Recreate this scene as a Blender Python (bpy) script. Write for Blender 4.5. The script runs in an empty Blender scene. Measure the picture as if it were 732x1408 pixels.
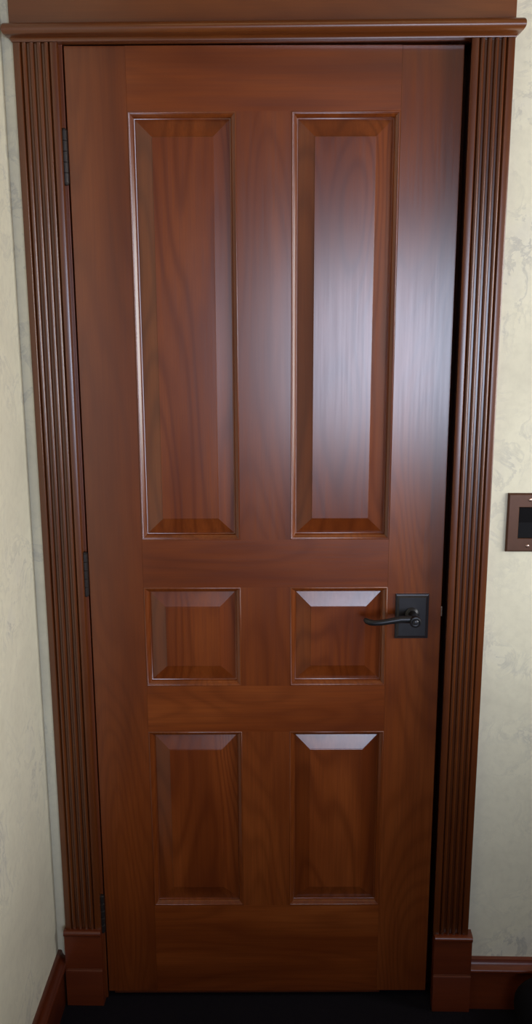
import bpy, bmesh, math
from mathutils import Vector, Matrix

S = bpy.context.scene
C = S.collection
R = math.radians

# ------------------------------------------------------------------ helpers
def lin(r, g, b):
    f = lambda c: (c/255/12.92) if c/255 <= .04045 else ((c/255+.055)/1.055)**2.4
    return (f(r), f(g), f(b), 1)

class NT:
    """small node-tree writer"""
    def __init__(self, name):
        self.m = bpy.data.materials.new(name); self.m.use_nodes = True
        self.t = self.m.node_tree; self.t.nodes.clear()
        self.out = self.n('ShaderNodeOutputMaterial')
        self.p = self.n('ShaderNodeBsdfPrincipled')
        self.l(self.p.outputs[0], self.out.inputs[0])
    def n(self, kind, **kw):
        x = self.t.nodes.new(kind)
        for k, v in kw.items(): setattr(x, k, v)
        return x
    def l(self, a, b): self.t.links.new(a, b)
    def math(self, op, a, b=None):
        x = self.n('ShaderNodeMath', operation=op)
        for i, v in enumerate((a, b)):
            if v is None: continue
            if isinstance(v, (int, float)): x.inputs[i].default_value = v
            else: self.l(v, x.inputs[i])
        return x.outputs[0]
    def noise(self, vec, scale, detail=4, rough=.55, dist=0):
        x = self.n('ShaderNodeTexNoise')
        x.inputs['Scale'].default_value = scale; x.inputs['Detail'].default_value = detail
        x.inputs['Roughness'].default_value = rough; x.inputs['Distortion'].default_value = dist
        self.l(vec, x.inputs['Vector']); return x.outputs['Fac']
    def ramp(self, fac, stops):
        x = self.n('ShaderNodeValToRGB'); cr = x.color_ramp
        while len(cr.elements) < len(stops): cr.elements.new(.5)
        for e, (p, c) in zip(cr.elements, stops): e.position = p; e.color = c
        self.l(fac, x.inputs[0]); return x.outputs[0]
    def mix(self, fac, a, b, mode='MIX'):
        x = self.n('ShaderNodeMix', data_type='RGBA', blend_type=mode)
        for s, v in ((0, fac), (6, a), (7, b)):
            if isinstance(v, (int, float)): x.inputs[s].default_value = v
            elif isinstance(v, tuple): x.inputs[s].default_value = v
            else: self.l(v, x.inputs[s])
        return x.outputs[2]
    def bump(self, h, strength, dist=.001):
        x = self.n('ShaderNodeBump'); x.inputs['Strength'].default_value = strength
        x.inputs['Distance'].default_value = dist
        self.l(h, x.inputs['Height']); self.l(x.outputs[0], self.p.inputs['Normal'])

def wood(name, axis='Z', tint=(1, 1, 1), rough=.245, contrast=1.0, spec=.72, figure=1.0):
    w = NT(name)
    tc = w.n('ShaderNodeTexCoord'); oi = w.n('ShaderNodeObjectInfo')
    off = w.n('ShaderNodeCombineXYZ')
    for i, k in enumerate((7.3, 3.1, 11.7)):
        w.l(w.math('MULTIPLY', oi.outputs['Random'], k), off.inputs[i])
    add = w.n('ShaderNodeVectorMath', operation='ADD')
    w.l(tc.outputs['Object'], add.inputs[0]); w.l(off.outputs[0], add.inputs[1])
    def stretched(k):
        mp = w.n('ShaderNodeMapping')
        sc = [1, 1, 1]; sc['XYZ'.index(axis)] = k
        mp.inputs['Scale'].default_value = sc
        w.l(add.outputs[0], mp.inputs[0]); return mp.outputs[0]
    a, b, c = stretched(.10), stretched(.025), stretched(.45)
    broad = w.noise(a, 9, 3, .5, .4)                 # broad plain-sawn colour bands
    low = w.noise(stretched(.16), 5.5, 1.5, .45, .3) # contours of this field make the cathedral figure
    rings = w.math('ADD', w.math('MULTIPLY', w.math('SINE', w.math('MULTIPLY', low, 165)), .5), .5)
    rings = w.math('POWER', rings, 2.2)
    fine = w.ramp(w.noise(b, 230, 4, .65), [(.38, (0, 0, 0, 1)), (.66, (1, 1, 1, 1))])
    blot = w.noise(c, 10, 3, .5)
    t = lambda r, g, bb: tuple(x*y for x, y in zip(lin(r, g, bb)[:3], tint))+(1,)
    col = w.ramp(broad, [(.28, t(102, 46, 16)), (.5, t(128, 62, 24)), (.74, t(148, 77, 34))])
    d = w.mix(w.math('MULTIPLY', rings, .25*contrast*figure), col, t(76, 28, 8))
    d = w.mix(w.math('MULTIPLY', fine, .30*contrast), d, t(84, 34, 9))
    d = w.mix(w.ramp(blot, [(.35, (0, 0, 0, 1)), (.75, (.45*contrast,)*3+(1,))]), d, t(96, 38, 10))
    w.l(d, w.p.inputs['Base Color'])
    rr = w.math('ADD', w.math('MULTIPLY', fine, .03), rough-.015)
    w.l(rr, w.p.inputs['Roughness'])
    w.p.inputs['Specular IOR Level'].default_value = spec
    w.bump(w.mix(.3, fine, rings), .03, .0003)
    return w.m

def plaster():
    w = NT('mottled_plaster')
    tc = w.n('ShaderNodeTexCoord'); v = tc.outputs['Object']
    big = w.noise(v, 3.2, 5, .6, .8); mid = w.noise(v, 13, 6, .65, 1.2); sm = w.noise(v, 60, 5, .6)
    col = w.ramp(big, [(.3, lin(212, 205, 182)), (.55, lin(226, 219, 194)), (.75, lin(214, 208, 192))])
    vein = w.ramp(mid, [(.40, (0, 0, 0, 1)), (.47, (.55, .55, .55, 1)), (.50, (0, 0, 0, 1))])
    msk = w.ramp(big, [(.45, (0, 0, 0, 1)), (.66, (1, 1, 1, 1))])
    col = w.mix(w.mix(1, vein, msk, 'MULTIPLY'), col, lin(158, 156, 152))
    col = w.mix(w.ramp(sm, [(.45, (0, 0, 0, 1)), (.8, (.22, .22, .22, 1))]), col, lin(178, 170, 150))
    w.l(col, w.p.inputs['Base Color']); w.p.inputs['Roughness'].default_value = .62
    w.p.inputs['Specular IOR Level'].default_value = .3
    w.bump(w.mix(.4, mid, sm), .35, .002)
    return w.m

def plain(name, col, rough, metal=0, bump=None, spec=.5, speck=None):
    w = NT(name)
    tc = w.n('ShaderNodeTexCoord')
    n = w.noise(tc.outputs['Object'], bump[0] if bump else 80, 5, .65)
    dk = tuple(x*.72 for x in col[:3])+(1,)
    c = w.mix(n, dk, col)
    if speck: c = w.mix(w.ramp(n, [(speck[0], (0, 0, 0, 1)), (speck[0]+.12, (1, 1, 1, 1))]), c, speck[1])
    w.l(c, w.p.inputs['Base Color'])
    w.p.inputs['Roughness'].default_value = rough; w.p.inputs['Metallic'].default_value = metal
    w.p.inputs['Specular IOR Level'].default_value = spec
    if bump: w.bump(n, bump[1], bump[2])
    return w.m

def link(name, bm, mat, parent=None, smooth=None):
    me = bpy.data.meshes.new(name)
    bmesh.ops.recalc_face_normals(bm, faces=bm.faces[:])
    bm.to_mesh(me); bm.free()
    me.materials.append(mat)
    if smooth is not None:
        for p in me.polygons: p.use_smooth = True
        me.set_sharp_from_angle(angle=R(smooth))
    o = bpy.data.objects.new(name, me); C.objects.link(o)
    if parent: o.parent = parent
    return o

def tag(o, label, cat=None, kind=None, group=None):
    o['label'] = label
    if cat: o['category'] = cat
    if kind: o['kind'] = kind
    if group: o['group'] = group
    return o

def box(bm, x0, x1, y0, y1, z0, z1, bev=0, seg=2):
    vs = [bm.verts.new((x, y, z)) for x in (x0, x1) for y in (y0, y1) for z in (z0, z1)]
    fs = [bm.faces.new([vs[i] for i in q]) for q in
          ((0, 1, 3, 2), (4, 6, 7, 5), (0, 4, 5, 1), (2, 3, 7, 6), (0, 2, 6, 4), (1, 5, 7, 3))]
    if bev:
        es = list({e for f in fs for e in f.edges})
        bmesh.ops.bevel(bm, geom=es, offset=bev, segments=seg, affect='EDGES', profile=.5)
    return bm

def prism(bm, prof, fn0, fn1):
    """closed profile of (a, b) pairs swept between two mappings"""
    a = [bm.verts.new(fn0(*p)) for p in prof]; b = [bm.verts.new(fn1(*p)) for p in prof]
    n = len(prof)
    for i in range(n): bm.faces.new((a[i], a[(i+1) % n], b[(i+1) % n], b[i]))
    bm.faces.new(a); bm.faces.new(b[::-1])
    return bm

def rings(bm, x0, x1, z0, z1, prof, cap=True, y0=0):
    """nested mitred rectangles: prof is a list of (inset, depth)"""
    prev = None
    for ins, y in prof:
        cur = [bm.verts.new(p) for p in ((x0+ins, y0+y, z0+ins), (x1-ins, y0+y, z0+ins),
                                         (x1-ins, y0+y, z1-ins), (x0+ins, y0+y, z1-ins))]
        if prev:
            for i in range(4): bm.faces.new((prev[i], prev[(i+1) % 4], cur[(i+1) % 4], cur[i]))
        prev = cur
    if cap: bm.faces.new(prev)
    return bm

def lathe(bm, prof, org, axis='Y', seg=32):
    """prof: (radius, along) pairs turned about an axis through org"""
    prev = None; org = Vector(org)
    for r, h in prof:
        cur = []
        for k in range(seg):
            t = 2*math.pi*k/seg; c, s = r*math.cos(t), r*math.sin(t)
            p = {'Y': (c, h, s), 'Z': (c, s, h), 'X': (h, c, s)}[axis]
            cur.append(bm.verts.new(org+Vector(p)))
        if prev:
            for k in range(seg): bm.faces.new((prev[k], prev[(k+1) % seg], cur[(k+1) % seg], cur[k]))
        else: bm.faces.new(cur[::-1])
        prev = cur
    bm.faces.new(prev)
    return bm

def sweep(bm, path, seg=16):
    """tube of elliptical sections: path of (point, radius across, radius up) in a plane along -X"""
    prev = None
    for i, (p, ry, rz) in enumerate(path):
        a = Vector(path[max(i-1, 0)][0]); b = Vector(path[min(i+1, len(path)-1)][0])
        t = (b-a).normalized(); u = Vector((0, 0, 1)); s = t.cross(u).normalized(); u = s.cross(t)
        cur = [bm.verts.new(Vector(p)+s*ry*math.cos(2*math.pi*k/seg)+u*rz*math.sin(2*math.pi*k/seg)) for k in range(seg)]
        if prev:
            for k in range(seg): bm.faces.new((prev[k], prev[(k+1) % seg], cur[(k+1) % seg], cur[k]))
        else: bm.faces.new(cur[::-1])
        prev = cur
    bm.faces.new(prev)
    return bm

def new(): return bmesh.new()

# ------------------------------------------------------------------ materials
M = {}
M['wood_v'] = wood('cherry_upright_grain', 'Z', tint=(.86, .88, .85))
M['wood_h'] = wood('cherry_level_grain', 'X', tint=(.90, .90, .82))
M['panel'] = wood('cherry_panel', 'Z', tint=(.88, .87, .82), contrast=1.1, figure=1.5)
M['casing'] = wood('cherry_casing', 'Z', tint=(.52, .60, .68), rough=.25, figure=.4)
M['head'] = wood('cherry_head', 'X', tint=(.66, .78, .78), rough=.30, figure=.5)
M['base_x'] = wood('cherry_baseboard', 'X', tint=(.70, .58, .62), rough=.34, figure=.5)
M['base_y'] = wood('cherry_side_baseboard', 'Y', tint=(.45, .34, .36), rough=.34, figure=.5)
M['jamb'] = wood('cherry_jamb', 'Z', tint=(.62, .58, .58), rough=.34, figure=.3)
M['plaster'] = plaster()
M['ceiling'] = plain('ceiling_boards', lin(110, 74, 46), .8, bump=(70, .2, .001))
M['far_wall'] = plain('far_wall_paint', lin(112, 92, 72), .8, bump=(30, .2, .001))
M['carpet'] = plain('dark_carpet', (.013, .011, .016, 1), .95, bump=(420, 1.0, .004), spec=.1)
M['bronze'] = plain('dark_bronze', (.040, .038, .042, 1), .30, .35, bump=(160, .10, .0004))
M['bronze_deep'] = plain('deep_bronze', (.020, .019, .021, 1), .36, .3, bump=(160, .10, .0004))
M['hinge'] = plain('hinge_bronze', (.035, .028, .026, 1), .33, .5, bump=(200, .1, .0003))
M['copper'] = plain('brushed_copper_bronze', (.115, .050, .027, 1), .38, .5, bump=(90, .08, .0004))
M['screw'] = plain('bright_copper', (.55, .36, .28, 1), .25, .9)
M['black'] = plain('black_plastic', (.003, .002, .002, 1), .55, spec=.12)
M['brass'] = plain('worn_brass', (.60, .50, .40, 1), .25, .9)
M['cloth'] = plain('black_cloth', (.006, .005, .007, 1), .95, bump=(300, .5, .002), spec=.1)
M['white'] = plain('window_paint', lin(225, 222, 214), .5)

# ------------------------------------------------------------------ the room
W, H = .739, 2.032            # door leaf
FZ = -.018                    # floor level; the leaf hangs clear of it
CEIL = 2.62
XR, YB = 2.1, -4.0            # right wall, wall behind the viewer
JL, JR, JT = -.003, .7525, 2.037
LX = -.114                    # corner with the left wall
LA = 0.0

bm = new(); box(bm, -1.0, XR+.1, YB-.12, 1.2, FZ-.05, FZ)
tag(link('floor', bm, M['carpet']), 'very dark charcoal carpet in front of the door', 'floor', 'structure')
bm = new(); box(bm, -.6, XR+.1, YB-.12, .12, CEIL, CEIL+.05)
tag(link('ceiling', bm, M['ceiling']), 'brown ceiling above the room, out of the picture', 'ceiling', 'structure')

JD = .115                     # wall thickness
bm = new()
box(bm, LX-.1, JL-.02, 0, JD, FZ, CEIL)
box(bm, JL-.02, JR+.02, 0, JD, JT+.02, CEIL)
box(bm, JR+.02, XR, 0, JD, FZ, CEIL)
tag(link('wall_front', bm, M['plaster']), 'mottled cream plaster wall holding the wooden door', 'wall', 'structure')

bm = new(); box(bm, LX-.1, LX, -1.35, 0, FZ, CEIL)
tag(link('wall_left', bm, M['plaster']), 'pale cream plaster side wall along the left edge', 'wall', 'structure')
VY0, VY1, VZ0, VZ1 = -1.55, -.28, .95, 1.90    # window added in the right wall for side light
bm = new()
box(bm, XR, XR+.1, YB, VY0, FZ, CEIL); box(bm, XR, XR+.1, VY1, JD, FZ, CEIL)
box(bm, XR, XR+.1, VY0, VY1, FZ, VZ0); box(bm, XR, XR+.1, VY0, VY1, VZ1, CEIL)
tag(link('wall_right', bm, M['far_wall']), 'brown side wall far to the right, out of the picture', 'wall', 'structure')

WX0, WX1, WZ0, WZ1 = .62, 2.00, .64, 1.76     # window behind the viewer
bm = new()
box(bm, LX-.1, WX0, YB-.12, YB, FZ, CEIL); box(bm, WX1, XR+.1, YB-.12, YB, FZ, CEIL)
box(bm, WX0, WX1, YB-.12, YB, FZ, WZ0); box(bm, WX0, WX1, YB-.12, YB, WZ1, CEIL)
tag(link('wall_rear', bm, M['far_wall']), 'brown wall with a window behind the viewer', 'wall', 'structure')
bm = new()
rings(bm, WX0-.06, WX1+.06, WZ0-.06, WZ1+.06, [(0, 0), (0, .02), (.06, .02), (.06, -.10), (.09, -.10), (.09, -.13)], cap=False, y0=YB)
tag(link('window_1', bm, M['white']), 'white framed window behind the viewer, mirrored in the varnish', 'window', 'structure')

bm = new()  # frame of the added side window
for y0, y1, z0, z1 in ((VY0-.06, VY0, VZ0-.06, VZ1+.06), (VY1, VY1+.06, VZ0-.06, VZ1+.06), (VY0, VY1, VZ0-.06, VZ0), (VY0, VY1, VZ1, VZ1+.06)):
    box(bm, XR-.02, XR-.001, y0, y1, z0, z1, .002)
tag(link('added_window', bm, M['white']), 'white framed window added unseen in the right wall for side light', 'window', 'structure')

# ------------------------------------------------------------------ door frame (jamb with its stop)
bm = new()
box(bm, JL-.02, JL, 0, JD, FZ, JT, .0012); box(bm, JR, JR+.02, 0, JD, FZ, JT, .0012)
box(bm, JL-.02, JR+.02, 0, JD, JT, JT+.02, .0012)
jamb = tag(link('trim_1', bm, M['jamb']), 'dark cherry jamb lining the opening around the door', 'door frame', 'structure')
bm = new()
box(bm, JL, JL+.012, .066, .10, FZ, JT); box(bm, JR-.012, JR, .066, .10, FZ, JT); box(bm, JL, JR, .066, .10, JT-.012, JT)
link('door_stop', bm, M['jamb'], jamb)

# ------------------------------------------------------------------ reeded side casings
def casing_profile(x0, x1, back=0):
    T = .020; n = 4; edge = .0135; g = .0022
    pts = [(x0+back, 0), (x0, -T+.003), (x0+.0009, -T+.0009), (x0+.003, -T)]
    a, b = x0+edge, x1-edge
    pitch = (b-a)/n
    pts += [(a-.0012, -T), (a, -T+.0012)]
    for i in range(n):
        l, r = a+i*pitch+g, a+(i+1)*pitch-g
        c, w = (l+r)/2, (r-l)/2
        pts.append((l-.0004, -T+.0062))
        for k in range(0, 13):
            t = math.pi*(1-k/12)
            pts.append((c+w*math.cos(t), -T+.0055-.0062*math.sin(t)))
        pts.append((r+.0004, -T+.0062))
    pts += [(b, -T+.0012), (b+.0012, -T)]
    pts += [(x1-.003, -T), (x1-.0009, -T+.0009), (x1, -T+.003), (x1, 0)]
    return pts
CL0, CL1, CR0, CR1 = -.0895, -.0080, .7450, .8235
PZ, CT = .180, 2.034
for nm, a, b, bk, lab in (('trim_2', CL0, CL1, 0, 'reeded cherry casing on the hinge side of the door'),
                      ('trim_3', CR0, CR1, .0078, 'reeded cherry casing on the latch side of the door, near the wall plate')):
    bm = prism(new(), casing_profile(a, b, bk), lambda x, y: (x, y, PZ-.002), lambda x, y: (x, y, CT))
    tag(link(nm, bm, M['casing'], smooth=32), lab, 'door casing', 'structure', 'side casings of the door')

# plinth blocks with a beaded top and a thicker foot
for nm, a, b, lab in (('trim_4', CL0-.0025, CL1+.0005, 'cherry plinth block below the hinge side casing'),
                      ('trim_5', CR0+.003, CR1+.009, 'cherry plinth block below the latch side casing')):
    prof = [(0, FZ), (-.0265, FZ), (-.0275, FZ+.001), (-.0275, .071), (-.0265, .0745), (-.0245, .0755), (-.0245, .0775),
            (-.0240, .078), (-.0240, .164), (-.0262, .1655)]
    for k in range(9):
        t = -math.pi/2+math.pi*k/8
        prof.append((-.0262-.0042*math.cos(t), .1725+.0065*math.sin(t)))
    prof += [(-.0225, .1795), (0, .1795)]
    bm = prism(new(), prof, lambda y, z: (a, y, z), lambda y, z: (b, y, z))
    tag(link(nm, bm, M['base_x'], smooth=32), lab, 'plinth block', 'structure', 'plinth blocks of the door casing')

# head: frieze board and a rounded cap moulding returned at both ends
bm = new(); box(bm, -.093, .822, -.022, 0, 2.058, 2.24, .0015)
head = tag(link('trim_6', bm, M['head']), 'wide cherry head board with a rounded cap moulding above the door', 'door head', 'structure')
prof = [(0, 2.0345), (.0205, 2.0345)]                       # (projection, height)
for k in range(7):                                          # cove
    t = math.pi/2*k/6
    prof.append((.0225+.008*(1-math.cos(t)), 2.0345+.0065*math.sin(t)))
for k in range(15):                                         # round nose
    t = -math.pi/2+math.pi*k/14
    prof.append((.0345+.0125*math.cos(t), 2.0520+.0105*math.sin(t)))
prof += [(.026, 2.0630), (0, 2.0630)]
bm = new()
hx0, hx1 = CL0+.0205, CR1-.0205
en = lambda p: .0205+(p-.0205)*.45                           # the returned ends project less than the front
def at(st):
    return {0: lambda p, z: (hx0-en(p), 0, z), 1: lambda p, z: (hx0-en(p), -p, z),
            2: lambda p, z: (hx1+en(p), -p, z), 3: lambda p, z: (hx1+en(p), 0, z)}[st]
prof2 = prof[1:-1]
cols = [[bm.verts.new(at(s)(p, z)) for p, z in prof2] for s in range(4)]
for s in range(3):
    for i in range(len(prof2)-1):
        bm.faces.new((cols[s][i], cols[s][i+1], cols[s+1][i+1], cols[s+1][i]))
    bm.faces.new((cols[s][-1], cols[s][0], cols[s+1][0], cols[s+1][-1])) if s == 1 else None
bt = [bm.verts.new(p) for p in ((hx0, 0, prof2[0][1]), (hx1, 0, prof2[0][1]))]
bm.faces.new((cols[0][0], cols[1][0], cols[2][0], cols[3][0]))
bm.faces.new((cols[0][-1], cols[1][-1], cols[2][-1], cols[3][-1]))
bmesh.ops.delete(bm, geom=bt, context='VERTS')
link('cap_moulding', bm, M['head'], head, smooth=40)
bm = new()                                                  # thin bead under the cap, between the casings
pb = [(0, 2.0345), (0, 2.0285)]+[(-.0015-.003*math.sin(math.pi*k/8), 2.0315-.003*math.cos(math.pi*k/8)) for k in range(9)]
prism(bm, pb, lambda y, z: (JL-.004, y, z+.0055), lambda y, z: (CR0+.0002, y, z+.0055))
link('bead', bm, M['head'], head, smooth=40)

# baseboards
bp = [(0, FZ), (-.0165, FZ), (-.0165, .078), (-.0185, .0795)]
for k in range(9):
    t = -math.pi/2+math.pi*k/8
    bp.append((-.0188-.0052*math.cos(t), .0865+.0062*math.sin(t)))
bp += [(-.0160, .0940), (-.0125, .0970), (-.0100, .1020), (-.0088, .1085), (-.0060, .1100), (0, .1100)]
bm = prism(new(), bp, lambda y, z: (CR1+.0092, y, z), lambda y, z: (XR, y, z))
tag(link('baseboard_right', bm, M['base_x'], smooth=35), 'moulded cherry baseboard right of the door', 'baseboard', 'structure')
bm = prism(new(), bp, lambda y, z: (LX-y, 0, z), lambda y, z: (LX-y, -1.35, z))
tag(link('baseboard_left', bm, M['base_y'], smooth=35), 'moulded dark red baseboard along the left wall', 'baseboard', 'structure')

# ------------------------------------------------------------------ the door leaf
TH = R(1.5)
door = bpy.data.objects.new('door_1', None); C.objects.link(door)
door.rotation_euler = (0, 0, TH)
tag(door, 'six panel varnished cherry door with a dark bronze lever', 'door', 'structure')
T = .035
X = [0, .1130, .3164, .4207, .6248, W]
Z = [H, 1.9187, 1.0901, .9867, .7653, .6580, .2275, 0]
for a, b in ((X[0], X[1]), (X[4], X[5])):
    bm = new(); box(bm, a, b, 0, T, 0, H, .0008, 2); link('stile', bm, M['wood_v'], door)
e = .00004
for z1, z0 in ((Z[0], Z[1]), (Z[2], Z[3]), (Z[4], Z[5]), (Z[6], Z[7])):
    bm = new(); box(bm, X[1]+e, X[4]-e, .00010, T, z0, z1); link('rail', bm, M['wood_h'], door)
for z1, z0 in ((Z[1], Z[2]), (Z[3], Z[4]), (Z[5], Z[6])):
    bm = new(); box(bm, X[2], X[3], .00005, T, z0+e, z1-e); link('mullion', bm, M['wood_v'], door)
stick = [(0, .0001), (.0003, -.0004), (.0012, -.0008), (.0022, -.0006), (.0030, .0002), (.0034, .0010), (.0040, .0012)]
for k in range(4): stick.append((.0040+.0044*k/3, .0012+.0034*k/3))          # broad sloping face
for k in range(1, 7):
    t = R(38)+(math.pi/2-R(38))*k/6
    stick.append((.0084+.0052*(math.sin(t)-math.sin(R(38))), .0046+.0072*(math.cos(R(38))-math.cos(t))))
stick += [(.0110, .0106), (.0122, .0110), (.0122, .0135)]
raised = [(.0110, .020), (.0110, .0125), (.0124, .0123), (.0435, .0046), (.0440, .0036), (.0446, .0034)]
for z1, z0 in ((Z[1], Z[2]), (Z[3], Z[4]), (Z[5], Z[6])):
    for a, b in ((X[1], X[2]), (X[3], X[4])):
        bm = new(); rings(bm, a, b, z0, z1, raised); rings(bm, a+.011, b-.011, z0+.011, z1-.011, [(0, .020), (.03, .028)])
        p = link('panel', bm, M['panel'], door)
        bm = new(); rings(bm, a, b, z0, z1, stick, cap=False)
        link('moulding', bm, M['wood_v'], p, smooth=38)
# worn strip hanging below the bottom edge
bm = new(); box(bm, .012, .633, .008, .020, -.012, .004, .001)
link('door_sweep', bm, M['jamb'], door)

# hinges: five-knuckle barrels with leaves folded into the gap
for z0, z1 in ((1.7905, 1.8860), (.9730, 1.0640), (.165, .256)):
    bm = new(); n = 5; h = (z1-z0)/n; pr = []
    for k in range(n):
        a = z0+k*h; pr += [(.0050, a+.0002), (.0060, a+.0010), (.0060, a+h-.0010), (.0050, a+h-.0002)]
    lathe(bm, pr, (-.0062, -.0060, 0), 'Z', 20)
    box(bm, -.0030, -.0006, -.0060, .028, z0, z1)
    hg = link('hinge', bm, M['hinge'], door, smooth=40)
    bm = new()
    for zz, s in ((z1, 1), (z0, -1)):
        lathe(bm, [(.0052, zz), (.0052, zz+s*.0015), (.0040, zz+s*.0028), (.0015, zz+s*.0036)], (-.0062, -.0060, 0), 'Z', 16)
    link('hinge_pin', bm, M['hinge'], hg, smooth=40)

# lever set
bm = new()
rings(bm, .6420, .7120, .8745, .9725, [(0, 0), (0, -.0040), (.0008, -.0050), (.0030, -.0056), (.0062, -.0085), (.0072, -.0090)])
hd = link('door_handle', bm, M['bronze'], door); hd['label'] = 'dark bronze rectangular backplate'
cx, cz = .6765, .9300
bm = new()
lathe(bm, [(.0150, -.0085), (.0150, -.0115), (.0135, -.0130), (.0095, -.0150), (.0085, -.0200), (.0085, -.0360), (.0100, -.0420),
           (.0120, -.0450), (.0122, -.0590), (.0112, -.0612), (.0085, -.0620), (.0078, -.0606), (.0060, -.0600)], (cx, 0, cz), 'Y', 32)
path = [((cx+.004, -.0510, cz+.001), .0070, .0090), ((cx-.012, -.0512, cz+.0035), .0066, .0082), ((cx-.030, -.0520, cz+.0035), .0060, .0072),
        ((cx-.050, -.0530, cz+.0005), .0056, .0064), ((cx-.068, -.0530, cz-.0025), .0054, .0060), ((cx-.082, -.0520, cz-.0040), .0054, .0060),
        ((cx-.092, -.0495, cz-.0035), .0056, .0064), ((cx-.099, -.0450, cz-.0020), .0054, .0062), ((cx-.102, -.0400, cz-.0005), .0038, .0044)]
sweep(bm, path)
lv = link('lever', bm, M['bronze_deep'], hd, smooth=40)
bm = new(); lathe(bm, [(.0058, -.0602), (.0058, -.0618), (.0046, -.0628), (.0016, -.0632)], (cx, 0, cz), 'Y', 20)
link('turn_button', bm, M['bronze'], hd, smooth=40)
bm = new(); box(bm, W-.004, W+.0032, .0015, .0125, .921, .943, .0012, 3)
link('latch_bolt', bm, M['brass'], door)

# ------------------------------------------------------------------ wall plate
px0, px1, pz0, pz1 = .8602, .9480, 1.0718, 1.1938
pcx = (px0+px1)/2; ow, oh = .0205, .0322; pcz = 1.1318
sp = bpy.data.objects.new('switch_plate', None); C.objects.link(sp); sp.location = (pcx, 0, pcz)
tag(sp, 'copper brown wall plate with a black rocker beside the right casing', 'wall plate')
bm = new()
hw, hh = (px1-px0)/2, (pz1-pz0)/2
def rect(w, h, y): return [bm.verts.new(p) for p in ((-w, y, -h), (w, y, -h), (w, y, h), (-w, y, h))]
rs = [rect(hw, hh, 0), rect(hw, hh, -.0040), rect(hw-.0022, hh-.0022, -.0062), rect(hw-.0034, hh-.0034, -.0066),
      rect(ow+.0012, oh+.0012, -.0066), rect(ow, oh, -.0056), rect(ow, oh, -.0006)]
for a, b in zip(rs, rs[1:]):
    for i in range(4): bm.faces.new((a[i], a[(i+1) % 4], b[(i+1) % 4], b[i]))
link('plate', bm, M['copper'], sp)
bm = new()
pr = [(-.0008, -oh+.0006), (-.0048, -oh+.0006), (-.0052, -oh+.001), (-.0030, 0), (-.0060, oh-.001), (-.0056, oh-.0006), (-.0008, oh-.0006)]
prism(bm, pr, lambda y, z: (-ow+.0006, y, z), lambda y, z: (ow-.0006, y, z))
link('rocker', bm, M['black'], sp)
for zz in (.0482, -.0482):
    bm = new(); lathe(bm, [(.0036, -.0060), (.0036, -.0072), (.0028, -.0080), (.0010, -.0083)], (0, 0, zz), 'Y', 20)
    box(bm, -.0030, .0030, -.0085, -.0080, zz-.0004, zz+.0004)
    link('screw', bm, M['screw'], sp, smooth=40)

# ------------------------------------------------------------------ black cushion at the right edge
bm = new()
N, K = 48, 20
hx, hy, hz = .145, .090, .072
def sq(t, k): return math.copysign(abs(t)**k, t)
top = None; prev = None
for j in range(K+1):
    ph = -math.pi/2+math.pi*j/K
    cur = []
    for i in range(N):
        t = 2*math.pi*i/N
        cp, s_ = max(math.cos(ph), 1e-4)**.6, math.sin(ph)
        x = hx*cp*sq(math.cos(t), .55); y = hy*cp*sq(math.sin(t), .55)
        pinch = 1-.35*(abs(x/hx)*abs(y/hy))**1.5
        z = hz*sq(s_, .8)*pinch*(1+.05*math.sin(3*x/hx+2*y/hy))
        cur.append(bm.verts.new((x, y, z+hz)))
    if prev:
        for i in range(N): bm.faces.new((prev[i], prev[(i+1) % N], cur[(i+1) % N], cur[i]))
    prev = cur
bmesh.ops.remove_doubles(bm, verts=bm.verts[:], dist=.0004)
cu = link('floor_cushion', bm, M['cloth'], smooth=60)
cu.location = (1.062, -.118, FZ+.001)
tag(cu, 'black soft cushion on the floor against the right baseboard', 'cushion')

# ------------------------------------------------------------------ unseen furniture beside and behind the viewer, added to block low light
M['dark_wood'] = wood('dark_stained_wood', 'Y', tint=(.30, .26, .26), rough=.4)
dr = bpy.data.objects.new('blocker_dresser', None); C.objects.link(dr); dr.location = (1.60, -1.20, FZ)  # added to cut the side light near the floor
tag(dr, 'dark wooden chest of drawers, added unseen to block low light from the right', 'blocker_dresser')
DX0, DX1, DY, DH = -.42, .47, .80, .96
bm = new(); box(bm, DX0+.015, DX1, -DY+.015, DY-.015, .09, DH-.03, .003); link('body', bm, M['dark_wood'], dr)
bm = new(); box(bm, DX0, DX1, -DY, DY, DH-.03, DH, .004); link('top', bm, M['dark_wood'], dr)
bm = new(); box(bm, DX0+.05, DX1, -DY+.04, DY-.04, 0, .09); link('base', bm, M['dark_wood'], dr)
for j in range(3):
    for k in range(2):
        y0 = -DY+.04+k*(DY-.03); z0 = .11+j*.275
        bm = new(); box(bm, DX0, DX0+.017, y0, y0+DY-.05, z0, z0+.26, .004); d_ = link('drawer', bm, M['dark_wood'], dr)
        bm = new(); lathe(bm, [(.006, 0), (.006, -.012), (.015, -.020), (.013, -.027), (.004, -.029)], (DX0, y0+DY/2-.025, z0+.12), 'X', 16)
        link('knob', bm, M['bronze'], d_, smooth=40)
bd = bpy.data.objects.new('blocker_bed', None); C.objects.link(bd); bd.location = (1.15, -3.01, FZ)  # added to keep rear window light off the lower door
tag(bd, 'low mattress on a dark frame, added behind the viewer to block low window light', 'blocker_bed')
bm = new(); box(bm, -.87, .93, -.95, .95, .16, .36, .01); link('frame', bm, M['dark_wood'], bd)
bm = new(); box(bm, -.85, .91, -.93, .93, .36, .66, .06, 4); link('mattress', bm, M['cloth'], bd, smooth=40)
for sx in (-.82, .88):
    for sy in (-.90, .90):
        bm = new(); box(bm, sx-.035, sx+.035, sy-.035, sy+.035, 0, .16, .004); link('leg', bm, M['dark_wood'], bd)

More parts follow.
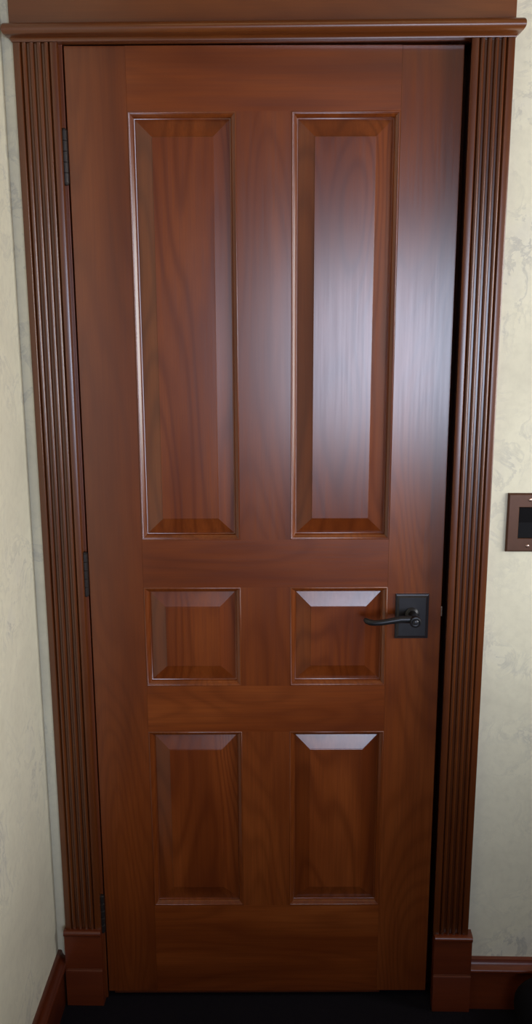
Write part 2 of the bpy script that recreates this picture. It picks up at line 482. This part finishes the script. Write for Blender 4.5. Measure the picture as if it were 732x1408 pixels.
# ------------------------------------------------------------------ light
def area(name, loc, rot, sx, sy, energy, col, spread=None):
    l = bpy.data.lights.new(name, 'AREA'); l.shape = 'RECTANGLE'; l.size, l.size_y = sx, sy
    l.energy = energy; l.color = col
    if spread: l.spread = R(spread)
    o = bpy.data.objects.new(name, l); C.objects.link(o); o.location = loc; o.rotation_euler = rot
    return o
P = dict(rear=(63, (.67, .78, 1.0)), side=(37, (.96, .97, .97)), lamp=(1.0, (1.0, .80, .45)), wash=(1.1, (1.0, .80, .45)))
area('window_daylight', ((WX0+WX1)/2, YB-.06, (WZ0+WZ1)/2), (R(90), 0, 0), WX1-WX0-.1, WZ1-WZ0-.1, *P['rear'])
area('side_fill', (XR+.06, (VY0+VY1)/2, (VZ0+VZ1)/2), (0, R(90), 0), VZ1-VZ0-.05, VY1-VY0-.05, *P['side'])  # fill through the added side window, shapes the falloff towards the floor
area('ceiling_lamp', (1.0, -1.8, CEIL-.03), (0, 0, 0), .4, .4, *P['lamp'])
area('ceiling_wash', (.50, -.55, CEIL-.02), (0, 0, 0), .9, .25, *P['wash'])  # added soft wash over the upper door, no fixture modelled

wd = bpy.data.worlds.new('dim_surroundings'); S.world = wd; wd.use_nodes = True
wd.node_tree.nodes['Background'].inputs[0].default_value = (.6, .7, 1, 1)
wd.node_tree.nodes['Background'].inputs[1].default_value = .02

# ------------------------------------------------------------------ camera
cd = bpy.data.cameras.new('camera'); cam = bpy.data.objects.new('camera', cd); C.objects.link(cam)
cd.sensor_fit = 'VERTICAL'; cd.sensor_height = 36; cd.lens = 36*1300/1408
cd.clip_start = .02
yaw, pit, rol = R(-.058)-TH, R(13.3596), R(-.1852)
f = Vector((math.sin(yaw)*math.cos(pit), math.cos(yaw)*math.cos(pit), -math.sin(pit)))
r = Vector((math.cos(yaw), -math.sin(yaw), 0)); u = r.cross(f)
r2 = math.cos(rol)*r+math.sin(rol)*u; u2 = -math.sin(rol)*r+math.cos(rol)*u
m = Matrix((r2, u2, -f)).transposed().to_4x4(); m.translation = (.4216, -1.8807, 1.5983)
cam.matrix_world = m
S.camera = cam
vs = S.view_settings
vs.view_transform = 'Standard'; vs.look = 'None'; vs.gamma = 1; vs.use_curve_mapping = False; vs.exposure = 0
S.cycles.use_denoising = True
S.cycles.max_bounces = 8
